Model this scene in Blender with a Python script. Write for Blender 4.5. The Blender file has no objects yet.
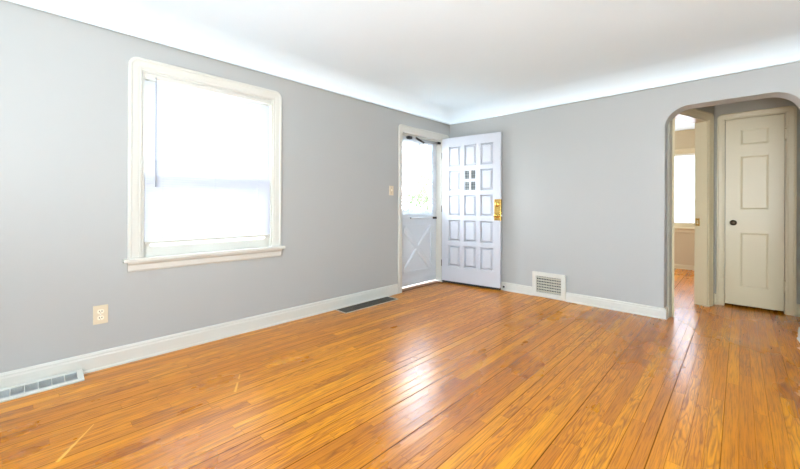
import bpy, bmesh, math, random
from mathutils import Matrix, Vector
random.seed(4)
S = bpy.context.scene
COL = S.collection

# ------------------------------------------------------------------ camera
F_PX = 358.5
TH = math.atan(340 / F_PX)
ROLL = 0.004
cam_data = bpy.data.cameras.new('camera')
cam_data.sensor_fit = 'HORIZONTAL'
cam_data.sensor_width = 36.0
cam_data.lens = 36.0 * F_PX / 800
cam_data.shift_y = -(234.5 - 205.0) / 800
cam_data.clip_start = 0.02
cam = bpy.data.objects.new('camera', cam_data)
COL.objects.link(cam)
fwd = Vector((-math.sin(TH), math.cos(TH), 0))
rgt = Vector((math.cos(TH), math.sin(TH), 0))
up = Vector((0, 0, 1))
r2 = (rgt + ROLL * up).normalized()
u2 = r2.cross(fwd).normalized()
M = Matrix((r2, u2, -fwd)).transposed().to_4x4()
M.translation = Vector((3.09, -4.315, 1.10))
cam.matrix_world = M
S.camera = cam

# ------------------------------------------------------------------ light
SKY = 19.5
w = bpy.data.worlds.new('World')
S.world = w
w.use_nodes = True
nt = w.node_tree
bg = nt.nodes['Background']
tc = nt.nodes.new('ShaderNodeTexCoord')
sx = nt.nodes.new('ShaderNodeSeparateXYZ')
cr = nt.nodes.new('ShaderNodeValToRGB')
cr.color_ramp.elements[0].position = 0.0
cr.color_ramp.elements[0].color = (0.86, 0.92, 1.0, 1)
cr.color_ramp.elements[1].position = 0.8
cr.color_ramp.elements[1].color = (0.72, 0.84, 1.0, 1)
nt.links.new(tc.outputs['Generated'], sx.inputs[0])
nt.links.new(sx.outputs['Z'], cr.inputs[0])
nt.links.new(cr.outputs[0], bg.inputs['Color'])
bg.inputs['Strength'].default_value = SKY


def area(name, loc, rot, sx_, sy_, power, color):
    d = bpy.data.lights.new(name, 'AREA')
    d.shape = 'RECTANGLE'
    d.size = sx_
    d.size_y = sy_
    d.energy = power
    d.color = color
    o = bpy.data.objects.new(name, d)
    COL.objects.link(o)
    o.location = loc
    o.rotation_euler = rot
    return o


RW, RL = 4.9, 6.2          # room width (x) and length (-y)
# added fills: one at the unseen rear window, two aimed at the ceiling
area('fill_front_window', (3.3, -RL + 0.02, 1.45), (math.radians(90 + 20), 0, math.radians(180)), 2.4, 1.4, 112, (0.80, 0.91, 1.0))
area('fill_up_window_side', (2.1, -5.1, 0.75), (math.radians(180 - 22), 0, math.radians(-12)), 0.8, 0.8, 48, (0.82, 0.93, 1.0))
area('fill_up_arch_side', (4.0, -4.7, 0.75), (math.radians(180 - 30), 0, math.radians(20)), 0.8, 0.8, 72, (0.82, 0.93, 1.0))

# added fill at the bedroom's solid side wall, out of sight
area('fill_bedroom', (-0.14, 2.2, 1.45), (math.radians(90), 0, math.radians(-90)), 1.2, 1.3, 74, (0.95, 0.95, 1.0))

S.view_settings.view_transform = 'Standard'
S.view_settings.look = 'None'
S.view_settings.gamma = 1.0
S.view_settings.use_curve_mapping = False
S.view_settings.exposure = 0.09


# ------------------------------------------------------------------ materials
def new_mat(name):
    m = bpy.data.materials.new(name)
    m.use_nodes = True
    return m, m.node_tree, m.node_tree.nodes['Principled BSDF']


def paint(name, col, rough=0.5, bump=0.0, bscale=180, var=0.015, spec=0.5, metal=0.0):
    m, t, b = new_mat(name)
    N = t.nodes.new
    co = N('ShaderNodeTexCoord')
    no = N('ShaderNodeTexNoise')
    no.inputs['Scale'].default_value = 2.3
    no.inputs['Detail'].default_value = 3
    t.links.new(co.outputs['Object'], no.inputs['Vector'])
    mx = N('ShaderNodeMix')
    mx.data_type = 'RGBA'
    mx.inputs['A'].default_value = (*[c * (1 - var) for c in col], 1)
    mx.inputs['B'].default_value = (*[min(1, c * (1 + var)) for c in col], 1)
    t.links.new(no.outputs['Fac'], mx.inputs['Factor'])
    t.links.new(mx.outputs['Result'], b.inputs['Base Color'])
    b.inputs['Roughness'].default_value = rough
    b.inputs['Specular IOR Level'].default_value = spec
    b.inputs['Metallic'].default_value = metal
    if bump:
        n2 = N('ShaderNodeTexNoise')
        n2.inputs['Scale'].default_value = bscale
        t.links.new(co.outputs['Object'], n2.inputs['Vector'])
        bp = N('ShaderNodeBump')
        bp.inputs['Strength'].default_value = bump
        bp.inputs['Distance'].default_value = 0.002
        t.links.new(n2.outputs['Fac'], bp.inputs['Height'])
        t.links.new(bp.outputs['Normal'], b.inputs['Normal'])
    return m


M_WALL = paint('grey_wall_paint', (0.415, 0.418, 0.402), 0.55, 0.08, 160)
M_CEIL = paint('white_ceiling_paint', (0.80, 0.915, 0.975), 0.7, 0.06, 120)
M_TRIM = paint('white_trim_paint', (0.62, 0.605, 0.545), 0.32)
M_DOOR = paint('white_door_paint', (0.54, 0.555, 0.595), 0.30)
M_STORM = paint('white_storm_door_paint', (0.62, 0.66, 0.70), 0.35)
M_CREAM = paint('cream_trim_paint', (0.595, 0.515, 0.335), 0.35)
M_HALL = paint('shaded_hall_paint', (0.37, 0.345, 0.28), 0.55, 0.08, 160)  # grey wall paint darkened and warmed: hall shade put into the colour
M_BED = paint('bedroom_paint_dim_tint', (0.50, 0.41, 0.26), 0.6)  # same wall paint, browned to put the bedroom's dim light into its colour
M_PLATE = paint('almond_plastic', (0.68, 0.58, 0.41), 0.35)
M_DARK = paint('black_void', (0.012, 0.012, 0.012), 0.6)
M_REG = paint('dark_bronze_register', (0.10, 0.09, 0.07), 0.45, metal=0.5)
M_REGEDGE = paint('worn_register_edge', (0.62, 0.56, 0.46), 0.4, metal=0.3)
M_GREYMETAL = paint('grey_vent_metal', (0.44, 0.45, 0.45), 0.45, metal=0.2)
M_BRASS = paint('polished_brass', (0.66, 0.42, 0.11), 0.14, metal=1.0)
M_BRONZE = paint('antique_bronze', (0.10, 0.075, 0.05), 0.3, metal=0.9)
M_ALU = paint('brushed_aluminium', (0.75, 0.77, 0.79), 0.28, metal=0.9)
M_RUBBER = paint('black_rubber', (0.02, 0.02, 0.02), 0.5)
M_WAND = paint('grey_plastic_wand', (0.32, 0.34, 0.38), 0.3)
M_EXT = paint('outside_siding', (0.6, 0.6, 0.58), 0.7)


def glass_mat(name, tint=(1, 1, 1), fac=0.07):
    m = bpy.data.materials.new(name)
    m.use_nodes = True
    t = m.node_tree
    t.nodes.clear()
    o = t.nodes.new('ShaderNodeOutputMaterial')
    mx = t.nodes.new('ShaderNodeMixShader')
    tr = t.nodes.new('ShaderNodeBsdfTransparent')
    tr.inputs[0].default_value = (*tint, 1)
    gl = t.nodes.new('ShaderNodeBsdfGlossy')
    gl.inputs['Roughness'].default_value = 0.02
    lw = t.nodes.new('ShaderNodeLayerWeight')
    pw = t.nodes.new('ShaderNodeMath')
    pw.operation = 'POWER'
    pw.inputs[1].default_value = 4.0
    ma = t.nodes.new('ShaderNodeMath')
    ma.operation = 'MULTIPLY_ADD'
    ma.inputs[1].default_value = 0.6
    ma.inputs[2].default_value = fac * 0.5
    t.links.new(lw.outputs['Facing'], pw.inputs[0])
    t.links.new(pw.outputs[0], ma.inputs[0])
    t.links.new(ma.outputs[0], mx.inputs[0])
    t.links.new(tr.outputs[0], mx.inputs[1])
    t.links.new(gl.outputs[0], mx.inputs[2])
    t.links.new(mx.outputs[0], o.inputs[0])
    return m


M_GLASS = glass_mat('clear_glass', (0.97, 0.98, 0.98))
M_LITE = paint('obscured_lite_glass', (0.30, 0.34, 0.34), 0.08, 0.6, 300)


def sheer_mat(name, col, trans, clear=0.0):
    """thin white sheet that scatters light to both sides"""
    m = bpy.data.materials.new(name)
    m.use_nodes = True
    t = m.node_tree
    t.nodes.clear()
    o = t.nodes.new('ShaderNodeOutputMaterial')
    d = t.nodes.new('ShaderNodeBsdfDiffuse')
    d.inputs[0].default_value = (*col, 1)
    tl = t.nodes.new('ShaderNodeBsdfTranslucent')
    tl.inputs[0].default_value = (*col, 1)
    mx = t.nodes.new('ShaderNodeMixShader')
    mx.inputs[0].default_value = trans
    t.links.new(d.outputs[0], mx.inputs[1])
    t.links.new(tl.outputs[0], mx.inputs[2])
    last = mx
    if clear:
        tr = t.nodes.new('ShaderNodeBsdfTransparent')
        m2 = t.nodes.new('ShaderNodeMixShader')
        m2.inputs[0].default_value = clear
        t.links.new(mx.outputs[0], m2.inputs[1])
        t.links.new(tr.outputs[0], m2.inputs[2])
        last = m2
    t.links.new(last.outputs[0], o.inputs[0])
    return m


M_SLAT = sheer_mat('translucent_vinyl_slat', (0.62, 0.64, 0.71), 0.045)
M_SLAT_LIT = sheer_mat('brightened_vinyl_slat', (0.88, 0.90, 0.96), 0.55)  # slat copy made paler and more translucent so the bedroom blind looks lit
M_LACE = sheer_mat('white_lace', (0.62, 0.66, 0.72), 0.07, 0.03)


def floor_material():
    m, t, b = new_mat('oak_strip_floor')
    L = t.links.new

    def node(k, **kw):
        n = t.nodes.new(k)
        for a, v in kw.items():
            setattr(n, a, v)
        return n

    def val(x):
        return x

    def math_(op, a, bb=None, c=None, clamp=False):
        n = node('ShaderNodeMath', operation=op)
        n.use_clamp = clamp
        for i, v in enumerate((a, bb, c)):
            if v is None:
                continue
            if isinstance(v, (int, float)):
                n.inputs[i].default_value = v
            else:
                L(v, n.inputs[i])
        return n.outputs[0]

    def combine(x, y, z):
        n = node('ShaderNodeCombineXYZ')
        for i, v in enumerate((x, y, z)):
            if isinstance(v, (int, float)):
                n.inputs[i].default_value = v
            else:
                L(v, n.inputs[i])
        return n.outputs[0]

    def white(vec):
        n = node('ShaderNodeTexWhiteNoise', noise_dimensions='3D')
        L(vec, n.inputs['Vector'])
        return n.outputs['Value']

    def mix(f, a, c, blend='MIX'):
        n = node('ShaderNodeMix', data_type='RGBA', blend_type=blend)
        if isinstance(f, (int, float)):
            n.inputs['Factor'].default_value = f
        else:
            L(f, n.inputs['Factor'])
        for k, v in (('A', a), ('B', c)):
            if isinstance(v, tuple):
                n.inputs[k].default_value = (*v, 1)
            else:
                L(v, n.inputs[k])
        return n.outputs['Result']

    def ramp(f, stops):
        n = node('ShaderNodeValToRGB')
        e = n.color_ramp.elements
        while len(e) < len(stops):
            e.new(0.5)
        for q, (p, c) in zip(e, stops):
            q.position = p
            q.color = (*c, 1) if len(c) == 3 else c
        L(f, n.inputs[0])
        return n.outputs[0]

    co = node('ShaderNodeTexCoord')
    sp = node('ShaderNodeSeparateXYZ')
    L(co.outputs['Object'], sp.inputs[0])
    X, Y = sp.outputs['X'], sp.outputs['Y']
    W = 0.0572
    u = math_('DIVIDE', X, W)
    i = math_('FLOOR', u)
    fu = math_('FRACT', u)
    ri = white(combine(i, 3.1, 0.7))
    LEN = 1.05
    v = math_('ADD', math_('DIVIDE', Y, LEN), math_('MULTIPLY', ri, 7.3))
    j = math_('FLOOR', v)
    fv = math_('FRACT', v)
    rid = white(combine(i, j, 1.9))
    rid2 = white(combine(i, j, 8.4))
    # board tone
    tone = ramp(rid, [(0.0, (0.47, 0.145, 0.001)), (0.3, (0.57, 0.190, 0.001)), (0.7, (0.64, 0.226, 0.001)), (1.0, (0.72, 0.285, 0.002))])
    # fine pores stretched along the board
    gv = combine(math_('ADD', math_('MULTIPLY', X, 150), math_('MULTIPLY', rid2, 57)), math_('MULTIPLY', Y, 5.0), math_('MULTIPLY', rid, 31))
    n1 = node('ShaderNodeTexNoise')
    n1.inputs['Scale'].default_value = 1.0
    n1.inputs['Detail'].default_value = 4
    n1.inputs['Roughness'].default_value = 0.65
    L(gv, n1.inputs['Vector'])
    pores = ramp(n1.outputs['Fac'], [(0.38, (0.48, 0.38, 0.25)), (0.52, (1, 1, 1)), (0.75, (1.16, 1.18, 1.22))])
    # long darker streaks running with the grain across the board
    n6 = node('ShaderNodeTexNoise')
    n6.inputs['Scale'].default_value = 1.0
    n6.inputs['Detail'].default_value = 5
    n6.inputs['Roughness'].default_value = 0.6
    L(combine(math_('ADD', math_('MULTIPLY', X, 45), math_('MULTIPLY', rid2, 23)), math_('MULTIPLY', Y, 2.2), math_('MULTIPLY', rid, 11)), n6.inputs['Vector'])
    streak = ramp(n6.outputs['Fac'], [(0.30, (0.55, 0.43, 0.32)), (0.47, (0.97, 0.96, 0.95)), (0.62, (1.0, 1.0, 1.0)), (0.78, (1.12, 1.18, 1.25))])
    # cathedral figure
    n2 = node('ShaderNodeTexNoise')
    n2.inputs['Scale'].default_value = 1.0
    n2.inputs['Detail'].default_value = 2
    L(combine(math_('ADD', math_('MULTIPLY', X, 17), math_('MULTIPLY', rid, 91)), math_('MULTIPLY', Y, 1.7), math_('MULTIPLY', rid2, 17)), n2.inputs['Vector'])
    rings = math_('SINE', math_('MULTIPLY', n2.outputs['Fac'], 72))
    rings = math_('MULTIPLY_ADD', rings, 0.5, 0.5)
    fig = ramp(rings, [(0.0, (0.64, 0.52, 0.40)), (0.3, (0.94, 0.92, 0.89)), (1.0, (1.07, 1.12, 1.14))])
    c = mix(0.6, tone, pores, 'MULTIPLY')
    c = mix(0.78, c, streak, 'MULTIPLY')
    c = mix(math_('MULTIPLY', math_('GREATER_THAN', rid2, 0.4), 0.8), c, fig, 'MULTIPLY')
    # broad wear and old finish
    n3 = node('ShaderNodeTexNoise')
    n3.inputs['Scale'].default_value = 1.6
    n3.inputs['Detail'].default_value = 5
    L(combine(math_('MULTIPLY', X, 1.4), math_('MULTIPLY', Y, 0.6), 0.3), n3.inputs['Vector'])
    c = mix(0.8, c, ramp(n3.outputs['Fac'], [(0.3, (0.80, 0.72, 0.66)), (0.52, (1, 1, 1)), (0.72, (1.14, 1.16, 1.0))]), 'MULTIPLY')
    # seams: some tight, some opened up
    edge = math_('MINIMUM', fu, math_('SUBTRACT', 1.0, fu))
    wide = white(combine(math_('FLOOR', math_('ADD', u, 0.5)), 2.2, 5.5))
    sw = math_('MULTIPLY_ADD', math_('POWER', wide, 3.0), 0.055, 0.016)
    seam = math_('SUBTRACT', 1.0, math_('DIVIDE', edge, sw), clamp=True)
    ev = math_('MULTIPLY', math_('MINIMUM', fv, math_('SUBTRACT', 1.0, fv)), LEN)
    seam_v = math_('SUBTRACT', 1.0, math_('DIVIDE', ev, 0.0012), clamp=True)
    seam = math_('MAXIMUM', math_('POWER', seam, 0.6), math_('MULTIPLY', seam_v, 0.7))
    seam_a = math_('MULTIPLY', seam, math_('MULTIPLY_ADD', math_('POWER', wide, 2.6), 0.60, 0.38))
    c = mix(seam_a, c, (0.030, 0.009, 0.003))
    # slivers of sun through the blind, painted into the board colour

    def sun_sliver(ax, ay, bx, by, half, taper):
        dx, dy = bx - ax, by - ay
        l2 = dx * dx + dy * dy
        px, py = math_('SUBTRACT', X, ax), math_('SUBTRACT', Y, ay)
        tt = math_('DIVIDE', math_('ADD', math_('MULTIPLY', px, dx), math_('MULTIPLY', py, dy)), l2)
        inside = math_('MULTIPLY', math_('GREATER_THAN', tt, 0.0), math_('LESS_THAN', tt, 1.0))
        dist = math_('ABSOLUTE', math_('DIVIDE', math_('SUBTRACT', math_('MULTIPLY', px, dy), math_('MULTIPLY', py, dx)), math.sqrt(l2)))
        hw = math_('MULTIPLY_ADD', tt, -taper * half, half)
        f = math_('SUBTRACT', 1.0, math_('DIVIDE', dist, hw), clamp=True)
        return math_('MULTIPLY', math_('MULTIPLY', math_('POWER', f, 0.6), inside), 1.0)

    s1 = sun_sliver(0.983, -4.209, 0.752, -4.064, 0.011, 0.75)
    s2 = sun_sliver(0.945, -3.453, 0.842, -3.395, 0.009, 0.2)
    s3 = sun_sliver(0.80, -3.372, 0.741, -3.339, 0.006, 0.4)
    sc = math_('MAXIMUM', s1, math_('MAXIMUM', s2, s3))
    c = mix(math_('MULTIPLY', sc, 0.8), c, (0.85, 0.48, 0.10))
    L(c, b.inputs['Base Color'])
    # finish
    rg = math_('MULTIPLY_ADD', n3.outputs['Fac'], 0.10, 0.23)
    rg = math_('ADD', rg, math_('MULTIPLY', seam, 0.3))
    L(rg, b.inputs['Roughness'])
    L(math_('MULTIPLY_ADD', seam, -0.5, 0.5), b.inputs['Specular IOR Level'])
    b.inputs['IOR'].default_value = 1.56
    # bump: seams, cupping, pores
    cup = math_('MULTIPLY', math_('POWER', math_('ABSOLUTE', math_('SUBTRACT', fu, 0.5)), 2.0), 1.2)
    tilt = math_('MULTIPLY', math_('SUBTRACT', rid, 0.5), math_('MULTIPLY', fu, 0.8))
    h = math_('ADD', math_('SUBTRACT', math_('ADD', cup, tilt), math_('MULTIPLY', seam, 1.0)), math_('MULTIPLY', n1.outputs['Fac'], 0.14))
    n5 = node('ShaderNodeTexNoise')
    n5.inputs['Scale'].default_value = 1.0
    n5.inputs['Detail'].default_value = 2
    L(combine(math_('MULTIPLY', X, 9), math_('MULTIPLY', Y, 3), 9.0), n5.inputs['Vector'])
    h = math_('ADD', h, math_('MULTIPLY', n5.outputs['Fac'], 1.2))
    bp = node('ShaderNodeBump')
    bp.inputs['Strength'].default_value = 0.55
    bp.inputs['Distance'].default_value = 0.0010
    L(h, bp.inputs['Height'])
    L(bp.outputs['Normal'], b.inputs['Normal'])
    return m


M_FLOOR = floor_material()


# ------------------------------------------------------------------ mesh helpers
class MB:
    def __init__(self):
        self.v, self.f, self.s = [], [], []

    def add(self, vs, fs, smooth=False):
        o = len(self.v)
        self.v += [tuple(p) for p in vs]
        for f in fs:
            self.f.append(tuple(o + i for i in f))
            self.s.append(smooth)
        return self

    def box(self, x0, x1, y0, y1, z0, z1):
        v = [(x, y, z) for z in (z0, z1) for y in (y0, y1) for x in (x0, x1)]
        return self.add(v, [(0, 2, 3, 1), (4, 5, 7, 6), (0, 1, 5, 4), (2, 6, 7, 3), (0, 4, 6, 2), (1, 3, 7, 5)])

    def loft(self, rings, cap=True, smooth=False, closed=True):
        n = len(rings[0])
        v = [p for r in rings for p in r]
        f = []
        for k in range(len(rings) - 1):
            for i in range(n if closed else n - 1):
                j = (i + 1) % n
                f.append((k * n + i, k * n + j, (k + 1) * n + j, (k + 1) * n + i))
        self.add(v, f, smooth)
        if cap:
            self.add(rings[0], [tuple(reversed(range(n)))])
            self.add(rings[-1], [tuple(range(n))])
        return self

    def poly_xz(self, pts, y0, y1):
        """outline in the x-z plane pushed from y0 to y1"""
        return self.loft([[(x, y0, z) for x, z in pts], [(x, y1, z) for x, z in pts]])

    def tube(self, pts, r, seg=10, cap=True):
        pts = [Vector(p) for p in pts]
        rings = []
        n = None
        for k, p in enumerate(pts):
            d = (pts[min(k + 1, len(pts) - 1)] - pts[max(k - 1, 0)]).normalized()
            if n is None:
                n = d.orthogonal().normalized()
            n = (n - d * n.dot(d)).normalized()
            bb = d.cross(n)
            rr = r[k] if isinstance(r, (list, tuple)) else r
            rings.append([p + (n * math.cos(a) + bb * math.sin(a)) * rr for a in [2 * math.pi * q / seg for q in range(seg)]])
        return self.loft(rings, cap, True)

    def lathe(self, c, axis, prof, seg=20):
        """prof: (distance along axis, radius)"""
        a = Vector(axis).normalized()
        n = a.orthogonal().normalized()
        bb = a.cross(n)
        c = Vector(c)
        rings = [[c + a * h + (n * math.cos(t) + bb * math.sin(t)) * max(r, 1e-4) for t in [2 * math.pi * q / seg for q in range(seg)]] for h, r in prof]
        return self.loft(rings, True, True)

    def grid_slab(self, us, zs, hole, y0, y1):
        """slab in the x-z plane made of cells; hole(i, j) leaves a cell open"""
        nu, nz = len(us), len(zs)
        v = [(u, y, z) for y in (y0, y1) for z in zs for u in us]
        idx = lambda s, i, j: s * nu * nz + j * nu + i
        f = []
        solid = lambda i, j: 0 <= i < nu - 1 and 0 <= j < nz - 1 and not hole(i, j)
        for i in range(nu - 1):
            for j in range(nz - 1):
                if not solid(i, j):
                    continue
                f.append((idx(0, i, j), idx(0, i + 1, j), idx(0, i + 1, j + 1), idx(0, i, j + 1)))
                f.append((idx(1, i, j), idx(1, i, j + 1), idx(1, i + 1, j + 1), idx(1, i + 1, j)))
                if not solid(i - 1, j):
                    f.append((idx(0, i, j), idx(0, i, j + 1), idx(1, i, j + 1), idx(1, i, j)))
                if not solid(i + 1, j):
                    f.append((idx(0, i + 1, j), idx(1, i + 1, j), idx(1, i + 1, j + 1), idx(0, i + 1, j + 1)))
                if not solid(i, j - 1):
                    f.append((idx(0, i, j), idx(1, i, j), idx(1, i + 1, j), idx(0, i + 1, j)))
                if not solid(i, j + 1):
                    f.append((idx(0, i, j + 1), idx(0, i + 1, j + 1), idx(1, i + 1, j + 1), idx(1, i, j + 1)))
        return self.add(v, f)

    def build(self, name, mat, parent=None, bevel=0.0, seg=2, loc=None, rotz=0.0):
        me = bpy.data.meshes.new(name)
        me.from_pydata(self.v, [], self.f)
        for p, s in zip(me.polygons, self.s):
            p.use_smooth = s
        bm = bmesh.new()
        bm.from_mesh(me)
        bmesh.ops.remove_doubles(bm, verts=bm.verts, dist=1e-5)
        bmesh.ops.recalc_face_normals(bm, faces=bm.faces)
        bm.to_mesh(me)
        bm.free()
        me.materials.append(mat)
        o = bpy.data.objects.new(name, me)
        COL.objects.link(o)
        if parent is not None:
            o.parent = parent
        if loc is not None:
            o.location = loc
        o.rotation_euler.z = rotz
        if bevel:
            md = o.modifiers.new('soft edges', 'BEVEL')
            md.width = bevel
            md.segments = seg
            md.limit_method = 'ANGLE'
            md.angle_limit = math.radians(40)
            md.harden_normals = False
        return o


def tag(o, label, cat, group=None, kind=None):
    o['label'] = label
    o['category'] = cat
    if group:
        o['group'] = group
    if kind:
        o['kind'] = kind
    return o


def root(name, loc, rotz, label, cat, group=None, kind=None):
    o = bpy.data.objects.new(name, None)
    o.empty_display_size = 0.1
    COL.objects.link(o)
    o.location = loc
    o.rotation_euler.z = rotz
    return tag(o, label, cat, group, kind)


R90 = math.radians(90)
# Wall-mounted things use a local frame: x along the wall, y into the wall, z up (front looks to -y)
# left wall: local x = world +y ; back wall: local x = world +x


def struct(o, label, cat):
    return tag(o, label, cat, None, 'structure')


def casing_outline(x0, x1, z1, rad, z0=0.0, n=8):
    """outer outline of a door or window casing: up, round the two top corners, down"""
    p = [(x0, z0)]
    for k in range(n + 1):
        a = math.pi - k * math.pi / 2 / n
        p.append((x0 + rad + rad * math.cos(a), z1 - rad + rad * math.sin(a)))
    for k in range(n + 1):
        a = math.pi / 2 - k * math.pi / 2 / n
        p.append((x1 - rad + rad * math.cos(a), z1 - rad + rad * math.sin(a)))
    p.append((x1, z0))
    return p


def casing(o0, o1, oz, i0, i1, iz, rad, z0=0.0, th=0.02):
    """profiled casing: inverted U with rounded outer top corners, square inside"""
    out = casing_outline(o0, o1, oz, rad, z0)
    n = (len(out) - 2) // 2
    mb = MB()

    def lerp_in(t):
        r = []
        for k, (x, z) in enumerate(out):
            if k == 0:
                q = (i0, z0)
            elif k <= n:
                q = (i0, iz)
            elif k < len(out) - 1:
                q = (i1, iz)
            else:
                q = (i1, z0)
            r.append((x + (q[0] - x) * t, z + (q[1] - z) * t))
        return r
    prof = [(0.0, 0.0), (0.0, -th * 0.8), (0.06, -th), (0.22, -th), (0.30, -th * 0.78), (0.72, -th * 0.62), (0.80, -th * 0.5), (0.92, -th * 0.5), (1.0, -th * 0.38), (1.0, 0.0)]
    rings = [[(x, y, z) for x, z in lerp_in(t)] for t, y in prof]
    mb.loft(rings, cap=False, closed=False)
    # feet
    for e in (0, len(out) - 1):
        mb.add([r[e] for r in rings], [tuple(range(len(rings)))])
    return mb


# ------------------------------------------------------------------ structure
ZT = 2.75   # walls run up behind the cove
CEIL = 2.44

# floor: one continuous strip floor through living room, hall and bedroom
mb = MB()
mb.box(-0.14, RW + 0.1, -RL - 0.1, 3.9, -0.12, 0.0)
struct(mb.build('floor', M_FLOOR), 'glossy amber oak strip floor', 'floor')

# ceiling with plaster cove round the living room
mb = MB()
prof = [(0.014, 2.34), (0.014, 2.269), (0.018, 2.267), (0.030, 2.270), (0.033, 2.274), (0.033, 2.285)]
cove = []
for k in range(13):
    a = k / 12 * math.pi / 2
    cove.append((0.033 + 0.19 * (1 - math.cos(a)), 2.285 + (CEIL - 2.285) * math.sin(a)))


def ring(d, z):
    return [(d, -d, z), (RW - d, -d, z), (RW - d, -RL + d, z), (d, -RL + d, z)]


mb.loft([ring(*p) for p in prof], cap=False)
mb.loft([ring(*p) for p in cove], cap=False, smooth=True)
mb.add(ring(*cove[-1]), [(0, 1, 2, 3)], True)
top = [(-0.1, 0.1, ZT), (RW + 0.1, 0.1, ZT), (RW + 0.1, -RL - 0.1, ZT), (-0.1, -RL - 0.1, ZT)]
mb.add(top, [(0, 1, 2, 3)])
struct(mb.build('ceiling', M_CEIL), 'white plaster ceiling curving down into a cove', 'ceiling')

# left wall with window and entrance openings
WY0, WY1, WZ0, WZ1 = -3.73, -2.745, 0.70, 2.055
DY0, DY1, DZ1 = -1.03, -0.19, 2.035
us = [-RL - 0.1, WY0, WY1, DY0, DY1, 0.14]
zs = [-0.1, -0.002, WZ0, DZ1, WZ1, ZT]


def hole_left(i, j):
    if i == 1 and 2 <= j <= 3:
        return True
    return i == 3 and j in (1, 2)


mb = MB()
mb.grid_slab(us, zs, hole_left, 0.0, 0.16)
struct(mb.build('wall_left', M_WALL, loc=(0, 0, 0), rotz=R90), 'grey wall with the blind-covered window and entrance', 'wall')

# back wall with the plaster arch
AX0, AX1, AZ, AR = 2.557, 3.468, 2.052, 0.19


def arch_pts(e):
    p = [(AX0 - e, -0.1)]
    n = 14
    rr = AR
    for k in range(n + 1):
        a = math.pi - k * math.pi / 2 / n
        p.append((AX0 - e + rr + rr * math.cos(a), AZ + e - rr + rr * math.sin(a)))
    for k in range(n + 1):
        a = math.pi / 2 - k * math.pi / 2 / n
        p.append((AX1 + e - rr + rr * math.cos(a), AZ + e - rr + rr * math.sin(a)))
    p.append((AX1 + e, -0.1))
    return p


def wall_outline(e):
    return [(-0.1, -0.1)] + arch_pts(e) + [(RW + 0.1, -0.1), (RW + 0.1, ZT), (-0.1, ZT)]


mb = MB()
lv = [(0.0, 0.006), (0.002, 0.002), (0.006, 0.0), (0.13, -0.012)]
mb.loft([[(x, y, z) for x, z in wall_outline(e)] for y, e in lv])
struct(mb.build('wall_back', M_WALL), 'grey wall with the rounded plaster archway', 'wall')

# walls behind the photographer
mb = MB()
mb.grid_slab([-RW - 0.1, -4.6, -2.0, 0.1], [-0.1, 0.75, 2.15, ZT], lambda i, j: i == 1 and j == 1, 0, 0.12)
struct(mb.build('wall_front', M_WALL, loc=(0, -RL, 0), rotz=math.pi), 'grey wall behind the viewer with one window', 'wall')
mb = MB()
mb.grid_slab([-0.1, RL + 0.1], [-0.1, ZT], lambda i, j: False, 0, 0.12)
struct(mb.build('wall_right', M_WALL, loc=(RW, 0, 0), rotz=-R90), 'grey wall beside the viewer', 'wall')

# hall beyond the arch
HY = 1.05
CX0, CX1, CZ = 2.962, 3.43, 2.06      # closet opening
mb = MB()
mb.grid_slab([2.80, CX0, CX1, 3.70], [-0.1, -0.002, CZ, 2.5], lambda i, j: i == 1 and j == 1, 0, 0.10)
struct(mb.build('wall_hall', M_HALL, loc=(0, HY, 0)), 'grey hall wall round the narrow cream closet door', 'wall')
mb = MB()
mb.box(3.62, 3.72, 0.13, 1.06, -0.1, 2.5)
struct(mb.build('wall_hall_side', M_HALL), 'grey side wall of the small hall', 'wall')
mb = MB()
mb.box(-0.2, 3.75, 0.12, 3.85, 2.43, 2.53)
struct(mb.build('ceiling_hall', M_CEIL), 'white flat ceiling over hall and bedroom', 'ceiling')
# closet box behind the door
mb = MB()
mb.grid_slab([2.92, 3.6], [-0.1, 2.43], lambda i, j: False, 0.6, 0.65)
mb.box(2.90, 2.93, 0.1, 0.65, -0.1, 2.43)
mb.box(3.58, 3.62, 0.1, 0.65, -0.1, 2.43)
struct(mb.build('wall_closet', M_HALL, loc=(0, HY, 0)), 'inner walls of the hall closet', 'wall')

# slanted wall with the bedroom doorway : origin at its far end by the closet
DGA = math.atan2(0.952, 0.307)
DGO = (2.861, 0.946, 0)
O0, O1, OZ = -0.837, -0.08, 2.045
mb = MB()
mb.grid_slab([-0.90, O0, O1, 0.06], [-0.1, -0.002, OZ, 2.5], lambda i, j: i == 1 and j == 1, 0.0, 0.12)
struct(mb.build('wall_doorway', M_HALL, loc=DGO, rotz=DGA), 'grey slanted hall wall holding the bedroom doorway', 'wall')

# bedroom shell
BY = 3.65
mb = MB()
mb.grid_slab([-0.2, 1.95, 2.85, 3.3], [-0.1, 0.71, 2.03, 2.5], lambda i, j: i == 1 and j == 1, 0, 0.12)
struct(mb.build('wall_bedroom', M_BED, loc=(0, BY, 0)), 'bedroom wall, tinted taupe for dim light, under the far window', 'wall')
mb = MB()
mb.box(-0.25, -0.15, 0.1, BY + 0.12, -0.1, 2.5)
mb.box(2.81, 2.90, 1.10, BY + 0.12, -0.1, 2.5)
struct(mb.build('wall_bedroom_side', M_BED), 'side walls of the bedroom, tinted taupe for dim light', 'wall')

# ------------------------------------------------------------------ baseboards
BP = [(0.0, 0.0), (0.022, 0.0), (0.022, 0.010), (0.016, 0.018), (0.016, 0.090), (0.012, 0.100), (0.013, 0.108), (0.009, 0.118), (0.0, 0.122)]


def base_run(mb, a, b, inward, k=1.0):
    """baseboard from a to b (x, y); inward = unit normal into the room"""
    rings = [[(p[0] + inward[0] * d, p[1] + inward[1] * d, z * k) for d, z in BP] for p in (a, b)]
    mb.loft(rings)


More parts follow.
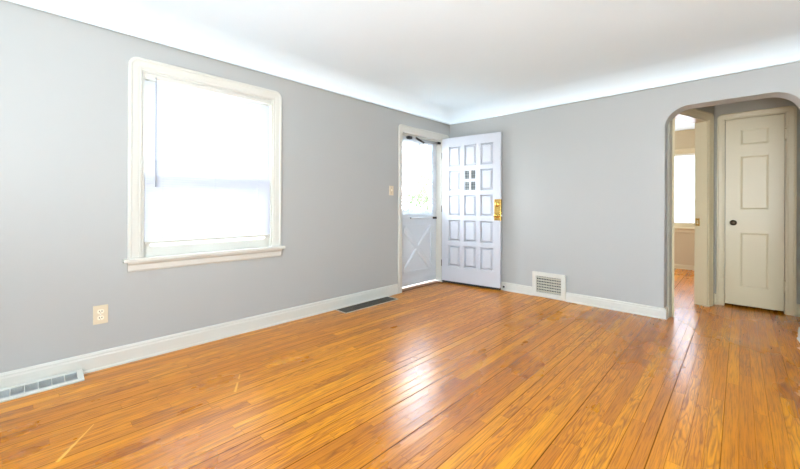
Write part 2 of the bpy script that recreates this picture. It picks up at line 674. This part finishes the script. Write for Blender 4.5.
mb = MB()
base_run(mb, (0, -RL), (0, -1.095), (1, 0))
struct(mb.build('baseboard_left', M_TRIM), 'white baseboard under the blind-covered window', 'baseboard')
mb = MB()
base_run(mb, (0.0, 0), (1.252, 0), (0, -1), 0.86)
base_run(mb, (1.643, 0), (2.557, 0), (0, -1), 0.86)
base_run(mb, (AX1, 0), (RW, 0), (0, -1), 0.86)
base_run(mb, (2.557, -0.018), (2.566, 0.13), (1, 0), 0.86)
base_run(mb, (AX1, -0.018), (AX1 - 0.01, 0.13), (-1, 0), 0.86)
struct(mb.build('baseboard_back', M_TRIM), 'white baseboard either side of the wall grille', 'baseboard')
mb = MB()
base_run(mb, (RW, -RL), (RW, 0), (-1, 0))
base_run(mb, (0, -RL), (RW, -RL), (0, 1))
struct(mb.build('baseboard_front', M_TRIM), 'white baseboard behind the viewer', 'baseboard')
mb = MB()
base_run(mb, (2.858, HY), (2.905, HY), (0, -1))
base_run(mb, (3.50, HY), (3.62, HY), (0, -1))
base_run(mb, (3.62, 0.13), (3.62, HY), (-1, 0))
struct(mb.build('baseboard_hall', M_CREAM), 'cream baseboard beside the closet door', 'baseboard')
mb = MB()
base_run(mb, (-0.15, BY), (2.93, BY), (0, -1), 0.6)
struct(mb.build('baseboard_bedroom', M_CREAM), 'cream baseboard under the bedroom window', 'baseboard')


# ------------------------------------------------------------------ windows
def sash(parent, x0, x1, z0, z1, y, mat, st=0.045, bot=0.05, top_=0.04, th=0.035):
    mb = MB()
    mb.grid_slab([x0, x0 + st, x1 - st, x1], [z0, z0 + bot, z1 - top_, z1], lambda i, j: i == 1 and j == 1, y, y + th)
    s = mb.build('sash', mat, parent, 0.003)
    g = MB()
    g.box(x0 + st - 0.004, x1 - st + 0.004, y + th / 2 - 0.002, y + th / 2 + 0.002, z0 + bot - 0.004, z1 - top_ + 0.004)
    g.build('pane', M_GLASS, s)
    return s


def make_window(name, loc, rz, label, x0, x1, z0, z1, cas, mat, wall_th, zm, stool_out=0.045, rad=0.06, apron=0.075):
    """x0..x1, z0..z1 is the opening; cas the casing width"""
    r = root(name, loc, rz, label, 'window', None, 'structure')
    casing(x0 - cas, x1 + cas, z1 + cas, x0, x1, z1, rad, z0 + 0.02).build('casing', mat, r)
    e = cas + 0.027
    mb = MB()
    mb.box(x0 - e, x1 + e, -stool_out, 0.0, z0 - 0.008, z0 + 0.020)
    mb.build('stool', mat, r, 0.006, 3)
    mb = MB()
    mb.box(x0 + 0.001, x1 - 0.001, 0.0, 0.10, z0 + 0.0005, z0 + 0.016)
    mb.build('inner_sill', mat, r)
    mb = MB()
    ax0, ax1 = x0 - cas, x1 + cas
    pr = [(0.0, z0 - 0.008), (-0.030, z0 - 0.008), (-0.030, z0 - 0.016), (-0.018, z0 - 0.030), (-0.016, z0 - apron + 0.012), (-0.010, z0 - apron), (0.0, z0 - apron)]
    mb.loft([[(x, y, z) for y, z in pr] for x in (ax0, ax1)])
    mb.build('apron', mat, r)
    # jamb liner
    mb = MB()
    t = 0.014
    mb.box(x0, x0 + t, 0.0, wall_th, z0 + 0.016, z1)
    mb.box(x1 - t, x1, 0.0, wall_th, z0 + 0.016, z1)
    mb.box(x0 + t, x1 - t, 0.0, wall_th, z1 - t, z1)
    mb.build('jamb', mat, r)
    sash(r, x0 + t, x1 - t, z0 + 0.016, zm + 0.045, 0.028, mat, bot=0.075, top_=0.065)
    sash(r, x0 + t, x1 - t, zm - 0.055, z1 - t, 0.066, mat, bot=0.070, top_=0.05)
    return r


make_window('window_1', (0, 0, 0), R90, 'white cased window with rounded top corners beside the entrance', WY0, WY1, WZ0, WZ1, 0.080, M_TRIM, 0.16, 1.29)
make_window('window_2', (0, BY, 0), 0, 'cream cased bedroom window seen through the arch', 1.95, 2.85, 0.71, 2.03, 0.075, M_CREAM, 0.12, 1.17)
make_window('window_3', (0, -RL, 0), math.pi, 'white cased window in the wall behind the viewer', -4.6, -2.0, 0.75, 2.15, 0.08, M_TRIM, 0.12, 1.45)


def make_blind(loc, rz, x0, x1, zb, zt, label, y=0.010, wand=True, slat=None):
    r = root('window_blind', loc, rz, label, 'blind', None, None)
    mb = MB()
    mb.box(x0, x1, y - 0.014, y + 0.014, zt - 0.032, zt)
    mb.build('headrail', M_TRIM, r, 0.003)
    mb = MB()
    n = int((zt - 0.04 - zb - 0.02) / 0.018)
    tilt = math.radians(73)
    for k in range(n):
        zc = zb + 0.026 + k * 0.018
        pts = []
        for q in range(4):
            s = (q / 3 - 0.5) * 0.025
            bow = 0.0016 * (1 - (2 * q / 3 - 1) ** 2)
            pts.append((y + s * math.cos(tilt) - bow * math.sin(tilt), zc + s * math.sin(tilt) + bow * math.cos(tilt)))
        mb.loft([[(x, py, pz) for py, pz in pts] for x in (x0 + 0.004, x1 - 0.004)], cap=False, smooth=True, closed=False)
    mb.build('slats', slat or M_SLAT, r)
    mb = MB()
    mb.box(x0 + 0.003, x1 - 0.003, y - 0.011, y + 0.011, zb - 0.002, zb + 0.016)
    mb.build('bottom_rail', M_TRIM, r, 0.003)
    for fx in (0.12, 0.5, 0.88):
        mb = MB()
        xx = x0 + (x1 - x0) * fx
        mb.tube([(xx, y - 0.013, zt - 0.03), (xx, y - 0.013, zb + 0.01)], 0.0007, 6)
        mb.build('ladder_cord', M_SLAT, r)
    if wand:
        mb = MB()
        mb.tube([(x0 + 0.066, y - 0.022, zt - 0.02), (x0 + 0.066, y - 0.026, zt - 0.05), (x0 + 0.066, y - 0.026, 1.42)], 0.0032, 8)
        mb.tube([(x0 + 0.066, y - 0.026, 1.42), (x0 + 0.066, y - 0.026, 1.225)], 0.0052, 8)
        mb.build('tilt_wand', M_WAND, r)
    return r


make_blind((0, 0, 0), R90, WY0 + 0.016, WY1 - 0.018, 0.815, WZ1 - 0.017, 'white horizontal blind lowered almost to the sill, with tilt wand')
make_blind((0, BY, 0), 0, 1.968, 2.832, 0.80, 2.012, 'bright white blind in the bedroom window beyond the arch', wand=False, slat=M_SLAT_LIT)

# ------------------------------------------------------------------ entrance casing, threshold
r = root('trim_1', (0, 0, 0), R90, 'white entrance door casing with rounded top corners', 'door frame', None, 'structure')
casing(-1.092, -0.048, 2.112, -1.022, -0.118, 2.035, 0.045).build('casing', M_TRIM, r)
mb = MB()
mb.box(-1.03, -1.018, 0.0, 0.15, 0.0, 2.035)       # near jamb
mb.box(-0.202, -0.19, 0.0, 0.15, 0.0, 2.035)
mb.box(-0.19, -0.116, -0.004, 0.0, 0.0, 2.035)      # hinge-side rabbet face
mb.box(-1.018, -0.202, 0.0, 0.15, 2.022, 2.035)
mb.build('jamb', M_TRIM, r)
mb = MB()
mb.box(-1.018, -0.202, 0.062, 0.075, 1.995, 2.022)
mb.build('stop', M_TRIM, r)
M_THR = paint('worn_wood_threshold', (0.22, 0.085, 0.03), 0.4)
mb = MB()
mb.loft([[(x, y, z) for y, z in ((0.0, 0.0005), (0.01, 0.012), (0.07, 0.016), (0.14, 0.012), (0.15, 0.0005))] for x in (-1.018, -0.202)])
mb.build('threshold', M_THR, r)

# ------------------------------------------------------------------ front door (open leaf)
A = Vector((0.002, -0.19, 0))
ang = math.atan2(0.11, 0.887)
DW, DT = 0.862, 0.044
d1 = root('door_1', A, ang, 'open white panelled entrance door with four small panes', 'door', None, 'structure')
cols = [(0.108, 0.286), (0.345, 0.523), (0.582, 0.760)]
rows = [(0.240, 0.540), (0.598, 0.892), (0.952, 1.240), (1.296, 1.584), (1.640, 1.926)]
us = [0.0] + [e for c in cols for e in c] + [DW]
zs = [0.034] + [e for c in rows for e in c] + [2.046]
mb = MB()
mb.grid_slab(us, zs, lambda i, j: i % 2 == 1 and j % 2 == 1, 0.0, DT)
mb.build('door_slab', M_DOOR, d1, 0.0015)


def raised_panel(x0, x1, z0, z1, y=0.0, lip=0.014, field=0.036, deep=0.030, top_=0.003, back=0.036):
    mb = MB()
    def rr(ins, yy):
        return [(x0 + ins, yy, z0 + ins), (x1 - ins, yy, z0 + ins), (x1 - ins, yy, z1 - ins), (x0 + ins, yy, z1 - ins)]
    mb.loft([rr(0, y + back), rr(0, y + 0.002), rr(lip, y + deep), rr(field, y + top_), rr(field + 0.004, y + top_)])
    return mb


for ci, c in enumerate(cols):
    for ri, rw in enumerate(rows):
        if ci == 1 and ri == 3:
            continue
        raised_panel(c[0], c[1], rw[0], rw[1]).build('panel', M_DOOR, d1)
c, rw = cols[1], rows[3]
mx_, mz_ = (c[0] + c[1]) / 2, (rw[0] + rw[1]) / 2
mb = MB()
mb.grid_slab([c[0], c[0] + 0.012, mx_ - 0.013, mx_ + 0.013, c[1] - 0.012, c[1]], [rw[0], rw[0] + 0.012, mz_ - 0.02, mz_ + 0.02, rw[1] - 0.012, rw[1]],
             lambda i, j: i in (1, 3) and j in (1, 3), 0.004, 0.038)
lf = mb.build('lite_frame', M_DOOR, d1, 0.002)
M_LEAD = paint('dark_leading', (0.06, 0.065, 0.065), 0.4, metal=0.4)
for xa, xb in ((c[0] + 0.012, mx_ - 0.013), (mx_ + 0.013, c[1] - 0.012)):
    for za, zb in ((rw[0] + 0.012, mz_ - 0.02), (mz_ + 0.02, rw[1] - 0.012)):
        mb = MB()
        mb.box(xa - 0.003, xb + 0.003, 0.019, 0.022, za - 0.003, zb + 0.003)
        mb.build('pane', M_LITE, lf)
        mb = MB()
        for k in (1, 2):
            xx = xa + (xb - xa) * k / 3
            zz = za + (zb - za) * k / 3
            mb.box(xx - 0.003, xx + 0.003, 0.015, 0.026, za, zb)
            mb.box(xa, xb, 0.0155, 0.0255, zz - 0.003, zz + 0.003)
        mb.build('leading', M_LEAD, lf)
mb = MB()
mb.box(0.004, DW - 0.004, 0.012, DT - 0.008, 0.006, 0.036)
mb.build('door_sweep', M_RUBBER, d1)
# brass wrap-round lock plate, knob and thumb turn
hs = MB()
hs.box(0.778, DW + 0.0015, -0.0025, 0.0, 0.905, 1.180)
hs.box(DW, DW + 0.0025, -0.0025, DT + 0.0025, 0.905, 1.180)
hp = hs.build('lock_plate', M_BRASS, d1, 0.001)
mb = MB()
mb.lathe((0.818, -0.002, 0.968), (0, -1, 0), [(0, 0.033), (0.006, 0.033), (0.010, 0.026), (0.014, 0.013), (0.034, 0.011), (0.040, 0.020), (0.050, 0.0265), (0.060, 0.0265), (0.068, 0.020), (0.071, 0.008), (0.0712, 0.0)], 24)
mb.build('door_knob', M_BRASS, hp)
mb = MB()
mb.lathe((0.818, -0.002, 1.113), (0, -1, 0), [(0, 0.030), (0.008, 0.030), (0.014, 0.024), (0.016, 0.010), (0.017, 0.0)], 24)
mb.box(0.813, 0.823, -0.040, -0.016, 1.092, 1.134)
mb.build('thumb_turn', M_BRASS, hp)
mb = MB()
mb.box(DW + 0.002, DW + 0.010, 0.014, 0.030, 0.958, 0.980)
mb.build('latch_bolt', M_ALU, hp)
for zc in (0.28, 1.05, 1.80):
    mb = MB()
    mb.lathe((-0.002, -0.005, zc - 0.045), (0, 0, 1), [(0, 0.006), (0.09, 0.006)], 10)
    mb.build('hinge', M_BRONZE, d1)

# ------------------------------------------------------------------ storm door
d2 = root('door_2', (0, 0, 0), R90, 'pale blue-white storm door with big pane and crossbuck lower panel', 'door', None, 'structure')
SX0, SX1, SY = -1.014, -0.206, 0.085
gx0, gx1, gz0, gz1 = -0.955, -0.302, 0.985, 1.955
mb = MB()
mb.grid_slab([SX0, gx0, gx1, SX1], [0.045, gz0, gz1, 2.018], lambda i, j: i == 1 and j == 1, SY, SY + 0.03)
mb.build('door_slab', M_STORM, d2, 0.004)
mb = MB()
mb.box(gx0 - 0.003, gx1 + 0.003, SY + 0.012, SY + 0.016, gz0 - 0.003, gz1 + 0.003)
mb.build('pane', M_GLASS, d2)
# pane frame bead
mb = MB()
mb.grid_slab([gx0 - 0.022, gx0, gx1, gx1 + 0.022], [gz0 - 0.022, gz0, gz1, gz1 + 0.022], lambda i, j: i == 1 and j == 1, SY - 0.008, SY)
mb.build('glazing_bead', M_STORM, d2, 0.003)
# crossbuck: raised border and X
cx0, cx1, cz0, cz1 = -0.93, -0.31, 0.190, 0.840


def bar(mb, a, b, wd, y0, y1):
    a, b = Vector((a[0], 0, a[1])), Vector((b[0], 0, b[1]))
    d = (b - a).normalized()
    n = Vector((-d.z, 0, d.x)) * wd / 2
    q = [a + n, b + n, b - n, a - n]
    q2 = [a + n * 0.6, b + n * 0.6, b - n * 0.6, a - n * 0.6]
    mb.loft([[(p.x, y1, p.z) for p in q], [(p.x, (y0 + y1) / 2, p.z) for p in q], [(p.x, y0, p.z) for p in q2]])


mb = MB()
mb.grid_slab([cx0, cx0 + 0.035, cx1 - 0.035, cx1], [cz0, cz0 + 0.035, cz1 - 0.035, cz1], lambda i, j: i == 1 and j == 1, SY - 0.012, SY)
bar(mb, (cx0 + 0.03, cz0 + 0.03), (cx1 - 0.03, cz1 - 0.03), 0.072, SY - 0.022, SY)
bar(mb, (cx0 + 0.03, cz1 - 0.03), (cx1 - 0.03, cz0 + 0.03), 0.072, SY - 0.0215, SY)
mb.build('crossbuck', M_STORM, d2, 0.003)
mb = MB()
mb.box(SX0 + 0.02, SX1 - 0.02, SY - 0.006, SY, 0.05, 0.105)
mb.build('kick_strip', M_STORM, d2, 0.003)
mb = MB()
mb.box(SX0, SX1, SY - 0.010, SY, 0.905, 0.945)
rail = mb.build('lock_rail', M_STORM, d2, 0.003)
mb = MB()
mb.tube([(-0.78, SY - 0.012, 0.928), (-0.78, SY - 0.045, 0.928)], 0.007, 8)
mb.tube([(-0.40, SY - 0.012, 0.928), (-0.40, SY - 0.045, 0.928)], 0.007, 8)
mb.build('bracket', M_RUBBER, rail)
mb = MB()
mb.tube([(-0.80, SY - 0.05, 0.928), (-0.38, SY - 0.05, 0.928)], 0.010, 10)
mb.build('push_bar', M_ALU, rail)
mb = MB()
mb.box(-0.30, -0.232, SY - 0.028, SY, 0.905, 0.935)
mb.build('latch', M_RUBBER, rail)
# pneumatic closer
mb = MB()
mb.tube([(-0.72, SY - 0.055, 1.990), (-0.56, SY - 0.055, 1.945)], 0.014, 12)
cl = mb.build('closer_tube', M_RUBBER, d2)
mb = MB()
mb.tube([(-0.80, SY - 0.05, 1.985), (-0.225, SY - 0.06, 1.985)], 0.004, 8)
mb.tube([(-0.56, SY - 0.055, 1.945), (-0.225, SY - 0.06, 1.983)], 0.004, 8)
mb.build('closer_rod', M_GREYMETAL, cl)
mb = MB()
mb.box(-0.86, -0.80, SY - 0.06, SY, 1.965, 2.0)
mb.build('bracket', M_RUBBER, cl)
mb = MB()
mb.box(-0.26, -0.206, SY - 0.075, SY - 0.045, 1.97, 1.996)
mb.build('bracket', M_RUBBER, cl)
# sweep brush under the door
mb = MB()
mb.box(SX0, SX1, SY + 0.008, SY + 0.014, 0.030, 0.05)
mb.build('door_sweep', M_STORM, d2)


# lace border curtain over the storm-door pane
def lace():
    mb = MB()
    ox0, ox1, oz0, oz1 = gx0 - 0.005, gx1 + 0.012, gz0 - 0.008, gz1 + 0.02
    # outer and scalloped inner edges walked in step
    y = SY - 0.011
    seq = []
    nx, nz = 64, 96
    def sc(k, per, amp):
        return amp * abs(math.sin(math.pi * k / per))
    ix0, ix1, iz0, iz1 = ox0 + 0.012, ox1 - 0.045, oz0 + 0.05, oz1 - 0.055
    for k in range(nx):
        s = k / nx
        seq.append(((ox0 + (ox1 - ox0) * s, oz0), (ix0 + (ix1 - ix0) * s, iz0 + sc(k, 8, 0.022))))
    for k in range(nz):
        s = k / nz
        seq.append(((ox1, oz0 + (oz1 - oz0) * s), (ix1 - sc(k, 8, 0.014), iz0 + (iz1 - iz0) * s)))
    for k in range(nx):
        s = 1 - k / nx
        seq.append(((ox0 + (ox1 - ox0) * s, oz1), (ix0 + (ix1 - ix0) * s, iz1 - sc(k, 8, 0.030))))
    for k in range(nz):
        s = 1 - k / nz
        seq.append(((ox0, oz0 + (oz1 - oz0) * s), (ix0 + sc(k, 8, 0.008), iz0 + (iz1 - iz0) * s)))
    rings = [[(p[0], y, p[1]) for p, q in seq], [((p[0] + q[0]) / 2, y - 0.006 * math.sin(i * 1.1), (p[1] + q[1]) / 2) for i, (p, q) in enumerate(seq)], [(q[0], y - 0.003, q[1]) for p, q in seq]]
    mb.loft(rings, cap=False, smooth=True)
    return mb


lc = root('lace_curtain', (0, 0, 0), R90, 'white scalloped lace edging hung over the storm door pane', 'curtain')
lace().build('lace_edging', M_LACE, lc)
mb = MB()
mb.tube([(gx0 - 0.02, SY - 0.012, gz1 + 0.021), (gx1 + 0.025, SY - 0.012, gz1 + 0.021)], 0.004, 8)
mb.build('curtain_rod', M_STORM, lc)

# ------------------------------------------------------------------ closet door
r = root('trim_2', (0, HY, 0), 0, 'cream closet door casing with rounded top corners', 'door frame', None, 'structure')
casing(2.900, 3.504, 2.122, CX0, CX1, CZ, 0.05).build('casing', M_CREAM, r)
mb = MB()
mb.box(CX0, CX0 + 0.006, 0.0, 0.10, 0.0, CZ)
mb.box(CX1 - 0.006, CX1, 0.0, 0.10, 0.0, CZ)
mb.box(CX0 + 0.006, CX1 - 0.006, 0.0, 0.10, CZ - 0.006, CZ)
mb.build('jamb', M_CREAM, r)

d3 = root('door_3', (0, HY + 0.004, 0), 0, 'narrow cream three-panel closet door inside the arch', 'door', None, 'structure')
us = [CX0 + 0.011, 3.090, 3.310, CX1 - 0.010]
zs = [0.028, 0.225, 0.815, 1.065, 1.645, 1.765, 1.935, CZ - 0.010]
mb = MB()
mb.grid_slab(us, zs, lambda i, j: i == 1 and j in (1, 3, 5), 0.0, 0.035)
mb.build('door_slab', M_CREAM, d3)
for j in (1, 3, 5):
    x0, x1, z0, z1 = us[1], us[2], zs[j], zs[j + 1]
    mb = MB()
    def rr(ins, yy):
        return [(x0 + ins, yy, z0 + ins), (x1 - ins, yy, z0 + ins), (x1 - ins, yy, z1 - ins), (x0 + ins, yy, z1 - ins)]
    mb.loft([rr(0, 0.03), rr(0, 0.0005), rr(0.004, 0.001), rr(0.020, 0.0065), rr(0.024, 0.0065)])
    mb.build('panel', M_CREAM, d3)
mb = MB()
mb.lathe((3.037, 0, 0.920), (0, -1, 0), [(0, 0.030), (0.005, 0.029), (0.008, 0.012), (0.028, 0.010), (0.034, 0.020), (0.044, 0.027), (0.054, 0.026), (0.061, 0.016), (0.063, 0.0)], 24)
mb.build('door_knob', M_BRONZE, d3)
for zc in (1.84, 0.285):
    mb = MB()
    mb.box(CX1 - 0.062, CX1 - 0.008, -0.004, 0.0, zc - 0.05, zc + 0.05)
    mb.box(CX1 - 0.008, CX1 + 0.014, -0.019, -0.008, zc - 0.05, zc + 0.05)
    mb.lathe((CX1 - 0.005, -0.012, zc - 0.062), (0, 0, 1), [(0, 0.007), (0.124, 0.007)], 12)
    mb.build('hinge', M_CREAM, d3)

# ------------------------------------------------------------------ bedroom doorway in the slanted wall
r = root('trim_3', DGO, DGA, 'cream casing of the open bedroom doorway under the arch', 'door frame', None, 'structure')
casing(O0 - 0.012, 0.0, 2.122, O0, O1, OZ, 0.04).build('casing', M_CREAM, r)
mb = MB()
mb.box(O0, O0 + 0.012, 0.0, 0.12, 0.0, OZ)
mb.box(O1 - 0.012, O1, 0.0, 0.12, 0.0, OZ)
mb.box(O0 + 0.012, O1 - 0.012, 0.0, 0.12, OZ - 0.012, OZ)
mb.box(O1 - 0.022, O1 - 0.012, 0.0, 0.065, 0.0, OZ - 0.012)
jb = mb.build('jamb', M_CREAM, r, 0.002)
mb = MB()
mb.grid_slab([0.072, 0.084, 0.100, 0.110], [0.880, 0.905, 0.940, 0.965], lambda i, j: i == 1 and j == 1, 0, 0.002)
for q in range(len(mb.v)):
    x, y, z = mb.v[q]
    mb.v[q] = (O1 - 0.012 - y, x, z)
mb.build('strike_plate', M_BRASS, r)

# ------------------------------------------------------------------ small fittings
# wall grille on the back wall
vt = root('wall_vent', (0, 0, 0), 0, 'white return-air grille set in the back wall baseboard', 'vent')
vx0, vx1, vz0, vz1 = 1.252, 1.643, 0.004, 0.300
gx_0, gx_1, gz_0, gz_1 = 1.303, 1.590, 0.060, 0.250
mb = MB()
mb.grid_slab([vx0, gx_0, gx_1, vx1], [vz0, gz_0, gz_1, vz1], lambda i, j: i == 1 and j == 1, -0.030, -0.001)
mb.build('vent_frame', M_TRIM, vt, 0.005, 3)
mb = MB()
mb.box(gx_0, gx_1, -0.004, -0.001, gz_0, gz_1)
mb.build('vent_backing', M_DARK, vt)
mb = MB()
for k in range(6):
    z = gz_0 + 0.012 + k * (gz_1 - gz_0 - 0.012) / 5.6
    mb.loft([[(x, y, zz) for y, zz in ((-0.026, z - 0.004), (-0.025, z - 0.001), (-0.009, z + 0.012), (-0.009, z + 0.009))] for x in (gx_0 + 0.001, gx_1 - 0.001)])
mb.build('louvres', paint('ivory_vent_enamel', (0.56, 0.52, 0.42), 0.4), vt)
mb = MB()
for k in range(14):
    x = gx_0 + 0.02 + k * (gx_1 - gx_0 - 0.03) / 13.3
    mb.box(x - 0.0009, x + 0.0009, -0.016, -0.006, gz_0 + 0.001, gz_1 - 0.001)
mb.build('vanes', M_TRIM, vt)
mb = MB()
mb.box(1.438, 1.456, -0.034, -0.030, 0.252, 0.262)
mb.build('damper_lever', M_TRIM, vt)

# dark floor register
fr = root('floor_register', (0, 0, 0), 0, 'dark bronze floor register by the left baseboard near the entrance', 'vent')
mb = MB()
mb.grid_slab([0.026, 0.034, 0.196, 0.208], [-2.065, -2.052, -1.308, -1.292], lambda i, j: i == 1 and j == 1, 0, 0.006)
mb.v = [(x, z, 0.0005 + y) for x, y, z in mb.v]
mb.build('register_frame', M_REGEDGE, fr, 0.0015)
mb = MB()
mb.box(0.034, 0.196, -2.052, -1.308, 0.0005, 0.002)
mb.build('register_pan', M_DARK, fr)
mb = MB()
nb = 44
for k in range(nb):
    y = -2.052 + (k + 0.5) * 0.744 / nb
    mb.box(0.034, 0.196, y - 0.004, y + 0.004, 0.002, 0.0055)
mb.box(0.112, 0.118, -2.052, -1.308, 0.002, 0.0058)
mb.build('bars', M_REG, fr)

# white low register at the lower left, against the baseboard
wr = root('baseboard_register', (0, 0, 0), 0, 'white floor register against the baseboard below the outlet', 'vent')
ry0, ry1 = -4.56, -4.045
rx0, rx1 = 0.023, 0.140
zb_, zf_ = 0.040, 0.012
zat = lambda x: zb_ + (zf_ - zb_) * (x - rx0) / (rx1 - rx0)
mb = MB()
mb.grid_slab([rx0, rx0 + 0.020, rx1 - 0.022, rx1], [ry0, ry0 + 0.03, ry1 - 0.03, ry1], lambda i, j: i == 1 and j == 1, 0, 1)
mb.v = [(x, z, zat(x) if y > 0.5 else 0.0008) for x, y, z in mb.v]
mb.build('register_frame', M_TRIM, wr, 0.002)
mb = MB()
mb.box(rx0 + 0.020, rx1 - 0.022, ry0 + 0.03, ry1 - 0.03, 0.0008, 0.003)
mb.build('register_pan', M_GREYMETAL, wr)
xa, xb = rx0 + 0.020, rx1 - 0.022
n = 8
for k in range(1, n):
    y = ry0 + 0.03 + k * (ry1 - ry0 - 0.06) / n
    mb = MB()
    mb.loft([[(x, yy, z) for x, z in ((xa, 0.003), (xb, 0.003), (xb, zat(xb) - 0.001), (xa, zat(xa) - 0.001))] for yy in (y - 0.002, y + 0.002)])
    mb.build('divider', M_TRIM, wr)
mb = MB()
for k in range(7):
    x = xa + (k + 0.5) * (xb - xa) / 7
    zz = zat(x) - 0.003
    mb.loft([[(x + dx, yy, zz + dz) for dx, dz in ((-0.0035, -0.004), (-0.003, -0.005), (0.0035, 0.0), (0.003, 0.001))] for yy in (ry0 + 0.03, ry1 - 0.03)])
mb.build('vanes', M_GREYMETAL, wr)

# wall outlet
ol = root('wall_outlet', (0, -3.953, 0.363), R90, 'almond duplex outlet low on the wall left of the window', 'outlet')
mb = MB()
mb.box(-0.039, 0.039, -0.006, -0.0005, -0.062, 0.062)
mb.build('cover_plate', M_PLATE, ol, 0.003, 3)
M_ALM2 = paint('pale_almond_plastic', (0.86, 0.78, 0.62), 0.3)
for dz in (0.021, -0.021):
    mb = MB()
    pts = []
    for k in range(24):
        a = 2 * math.pi * k / 24
        pts.append((0.0175 * math.cos(a), max(-0.0135, min(0.0135, 0.0175 * math.sin(a))) + dz))
    mb.poly_xz(pts, -0.0085, -0.006)
    rc = mb.build('receptacle', M_ALM2, ol)
    for dx in (-0.0065, 0.0065):
        mb = MB()
        mb.box(dx - 0.0022, dx + 0.0022, -0.0089, -0.0084, dz - 0.003, dz + 0.006)
        mb.build('slot', M_DARK, rc)
    mb = MB()
    mb.lathe((0, -0.0084, dz - 0.008), (0, -1, 0), [(0, 0.0022), (0.0005, 0.0022)], 10)
    mb.build('ground_hole', M_DARK, rc)
mb = MB()
mb.lathe((0, -0.006, 0), (0, -1, 0), [(0, 0.0035), (0.0012, 0.0030), (0.0015, 0.0)], 10)
mb.build('screw', M_ALU, ol)

# light switch
ls = root('light_switch', (0, -1.215, 1.276), R90, 'almond toggle light switch beside the entrance casing', 'light switch')
mb = MB()
mb.box(-0.037, 0.037, -0.006, -0.0005, -0.058, 0.058)
mb.build('cover_plate', M_PLATE, ls, 0.003, 3)
mb = MB()
mb.box(-0.005, 0.005, -0.018, -0.006, -0.002, 0.012)
mb.build('toggle', M_ALM2, ls, 0.001)
for dz in (-0.030, 0.030):
    mb = MB()
    mb.lathe((0, -0.006, dz), (0, -1, 0), [(0, 0.0045), (0.0012, 0.004), (0.0015, 0.0)], 10)
    mb.build('screw', M_BRONZE, ls)

# door stop on the baseboard behind the door
ds = root('door_stop', (0.885, -0.014, 0.052), 0, 'small black-tipped door stop on the baseboard behind the open door', 'door stop')
mb = MB()
mb.lathe((0, 0.0, 0), (0, -1, 0), [(0, 0.011), (0.003, 0.011), (0.004, 0.006), (0.022, 0.006)], 12)
mb.build('stem', M_ALU, ds)
mb = MB()
mb.lathe((0, -0.022, 0), (0, -1, 0), [(0, 0.010), (0.002, 0.012), (0.010, 0.012), (0.014, 0.009), (0.015, 0.0)], 12)
mb.build('rubber_tip', M_RUBBER, ds)

# ------------------------------------------------------------------ outside
M_CONC = paint('pale_concrete', (0.66, 0.66, 0.64), 0.8)
M_LAWN = paint('sunlit_lawn', (0.09, 0.10, 0.05), 0.9, var=0.15)
mb = MB()
mb.box(-22, -0.16, -14, 22, -0.5, -0.4)
struct(mb.build('lawn', M_LAWN), 'pale lawn outside the entrance', 'ground')
mb = MB()
mb.box(-1.3, -0.16, -1.5, 0.3, -0.4, -0.06)
struct(mb.build('concrete_slab', M_CONC), 'concrete step outside the storm door', 'step')
mb = MB()
mb.box(-4.6, -0.16, -12, -1.5, -0.4, -0.385)  # added reflector: sends daylight up through the window onto the ceiling
struct(mb.build('concrete_slab', M_CONC), 'unseen pale concrete strip added to bounce daylight up at the window', 'concrete_slab')
M_LEAF = sheer_mat('shrub_leaf', (0.17, 0.21, 0.12), 0.35)
M_BARK = paint('shrub_bark', (0.16, 0.11, 0.07), 0.8)


def shrub(loc, h, rad, label, seed):
    rnd = random.Random(seed)
    r = root('garden_shrub', loc, 0, label, 'shrub', None)
    mb = MB()
    for k in range(5):
        a = 2 * math.pi * k / 5
        mb.tube([(0, 0, 0), (0.25 * rad * math.cos(a), 0.25 * rad * math.sin(a), h * 0.4), (0.5 * rad * math.cos(a), 0.5 * rad * math.sin(a), h * 0.8)], [0.03, 0.02, 0.008], 6)
    mb.build('stem', M_BARK, r)
    mb = MB()
    for k in range(1700):
        while True:
            p = Vector((rnd.uniform(-1, 1), rnd.uniform(-1, 1), rnd.uniform(-1, 1)))
            if 0.35 < p.length < 1:
                break
        c = Vector((p.x * rad, p.y * rad, h * 0.55 + p.z * h * 0.48))
        d = Vector((rnd.uniform(-1, 1), rnd.uniform(-1, 1), rnd.uniform(-0.6, 1))).normalized()
        n = d.orthogonal().normalized()
        l = rnd.uniform(0.08, 0.14)
        mb.add([c, c + d * l * 0.5 + n * l * 0.28, c + d * l, c + d * l * 0.5 - n * l * 0.28], [(0, 1, 2, 3)])
    mb.build('foliage', M_LEAF, r)


shrub((-3.0, 3.3, -0.4), 2.4, 0.75, 'tall pale green shrub seen through the storm door pane', 1)
shrub((-2.1, 1.2, -0.4), 1.35, 0.6, 'low pale green shrub outside the storm door', 2)
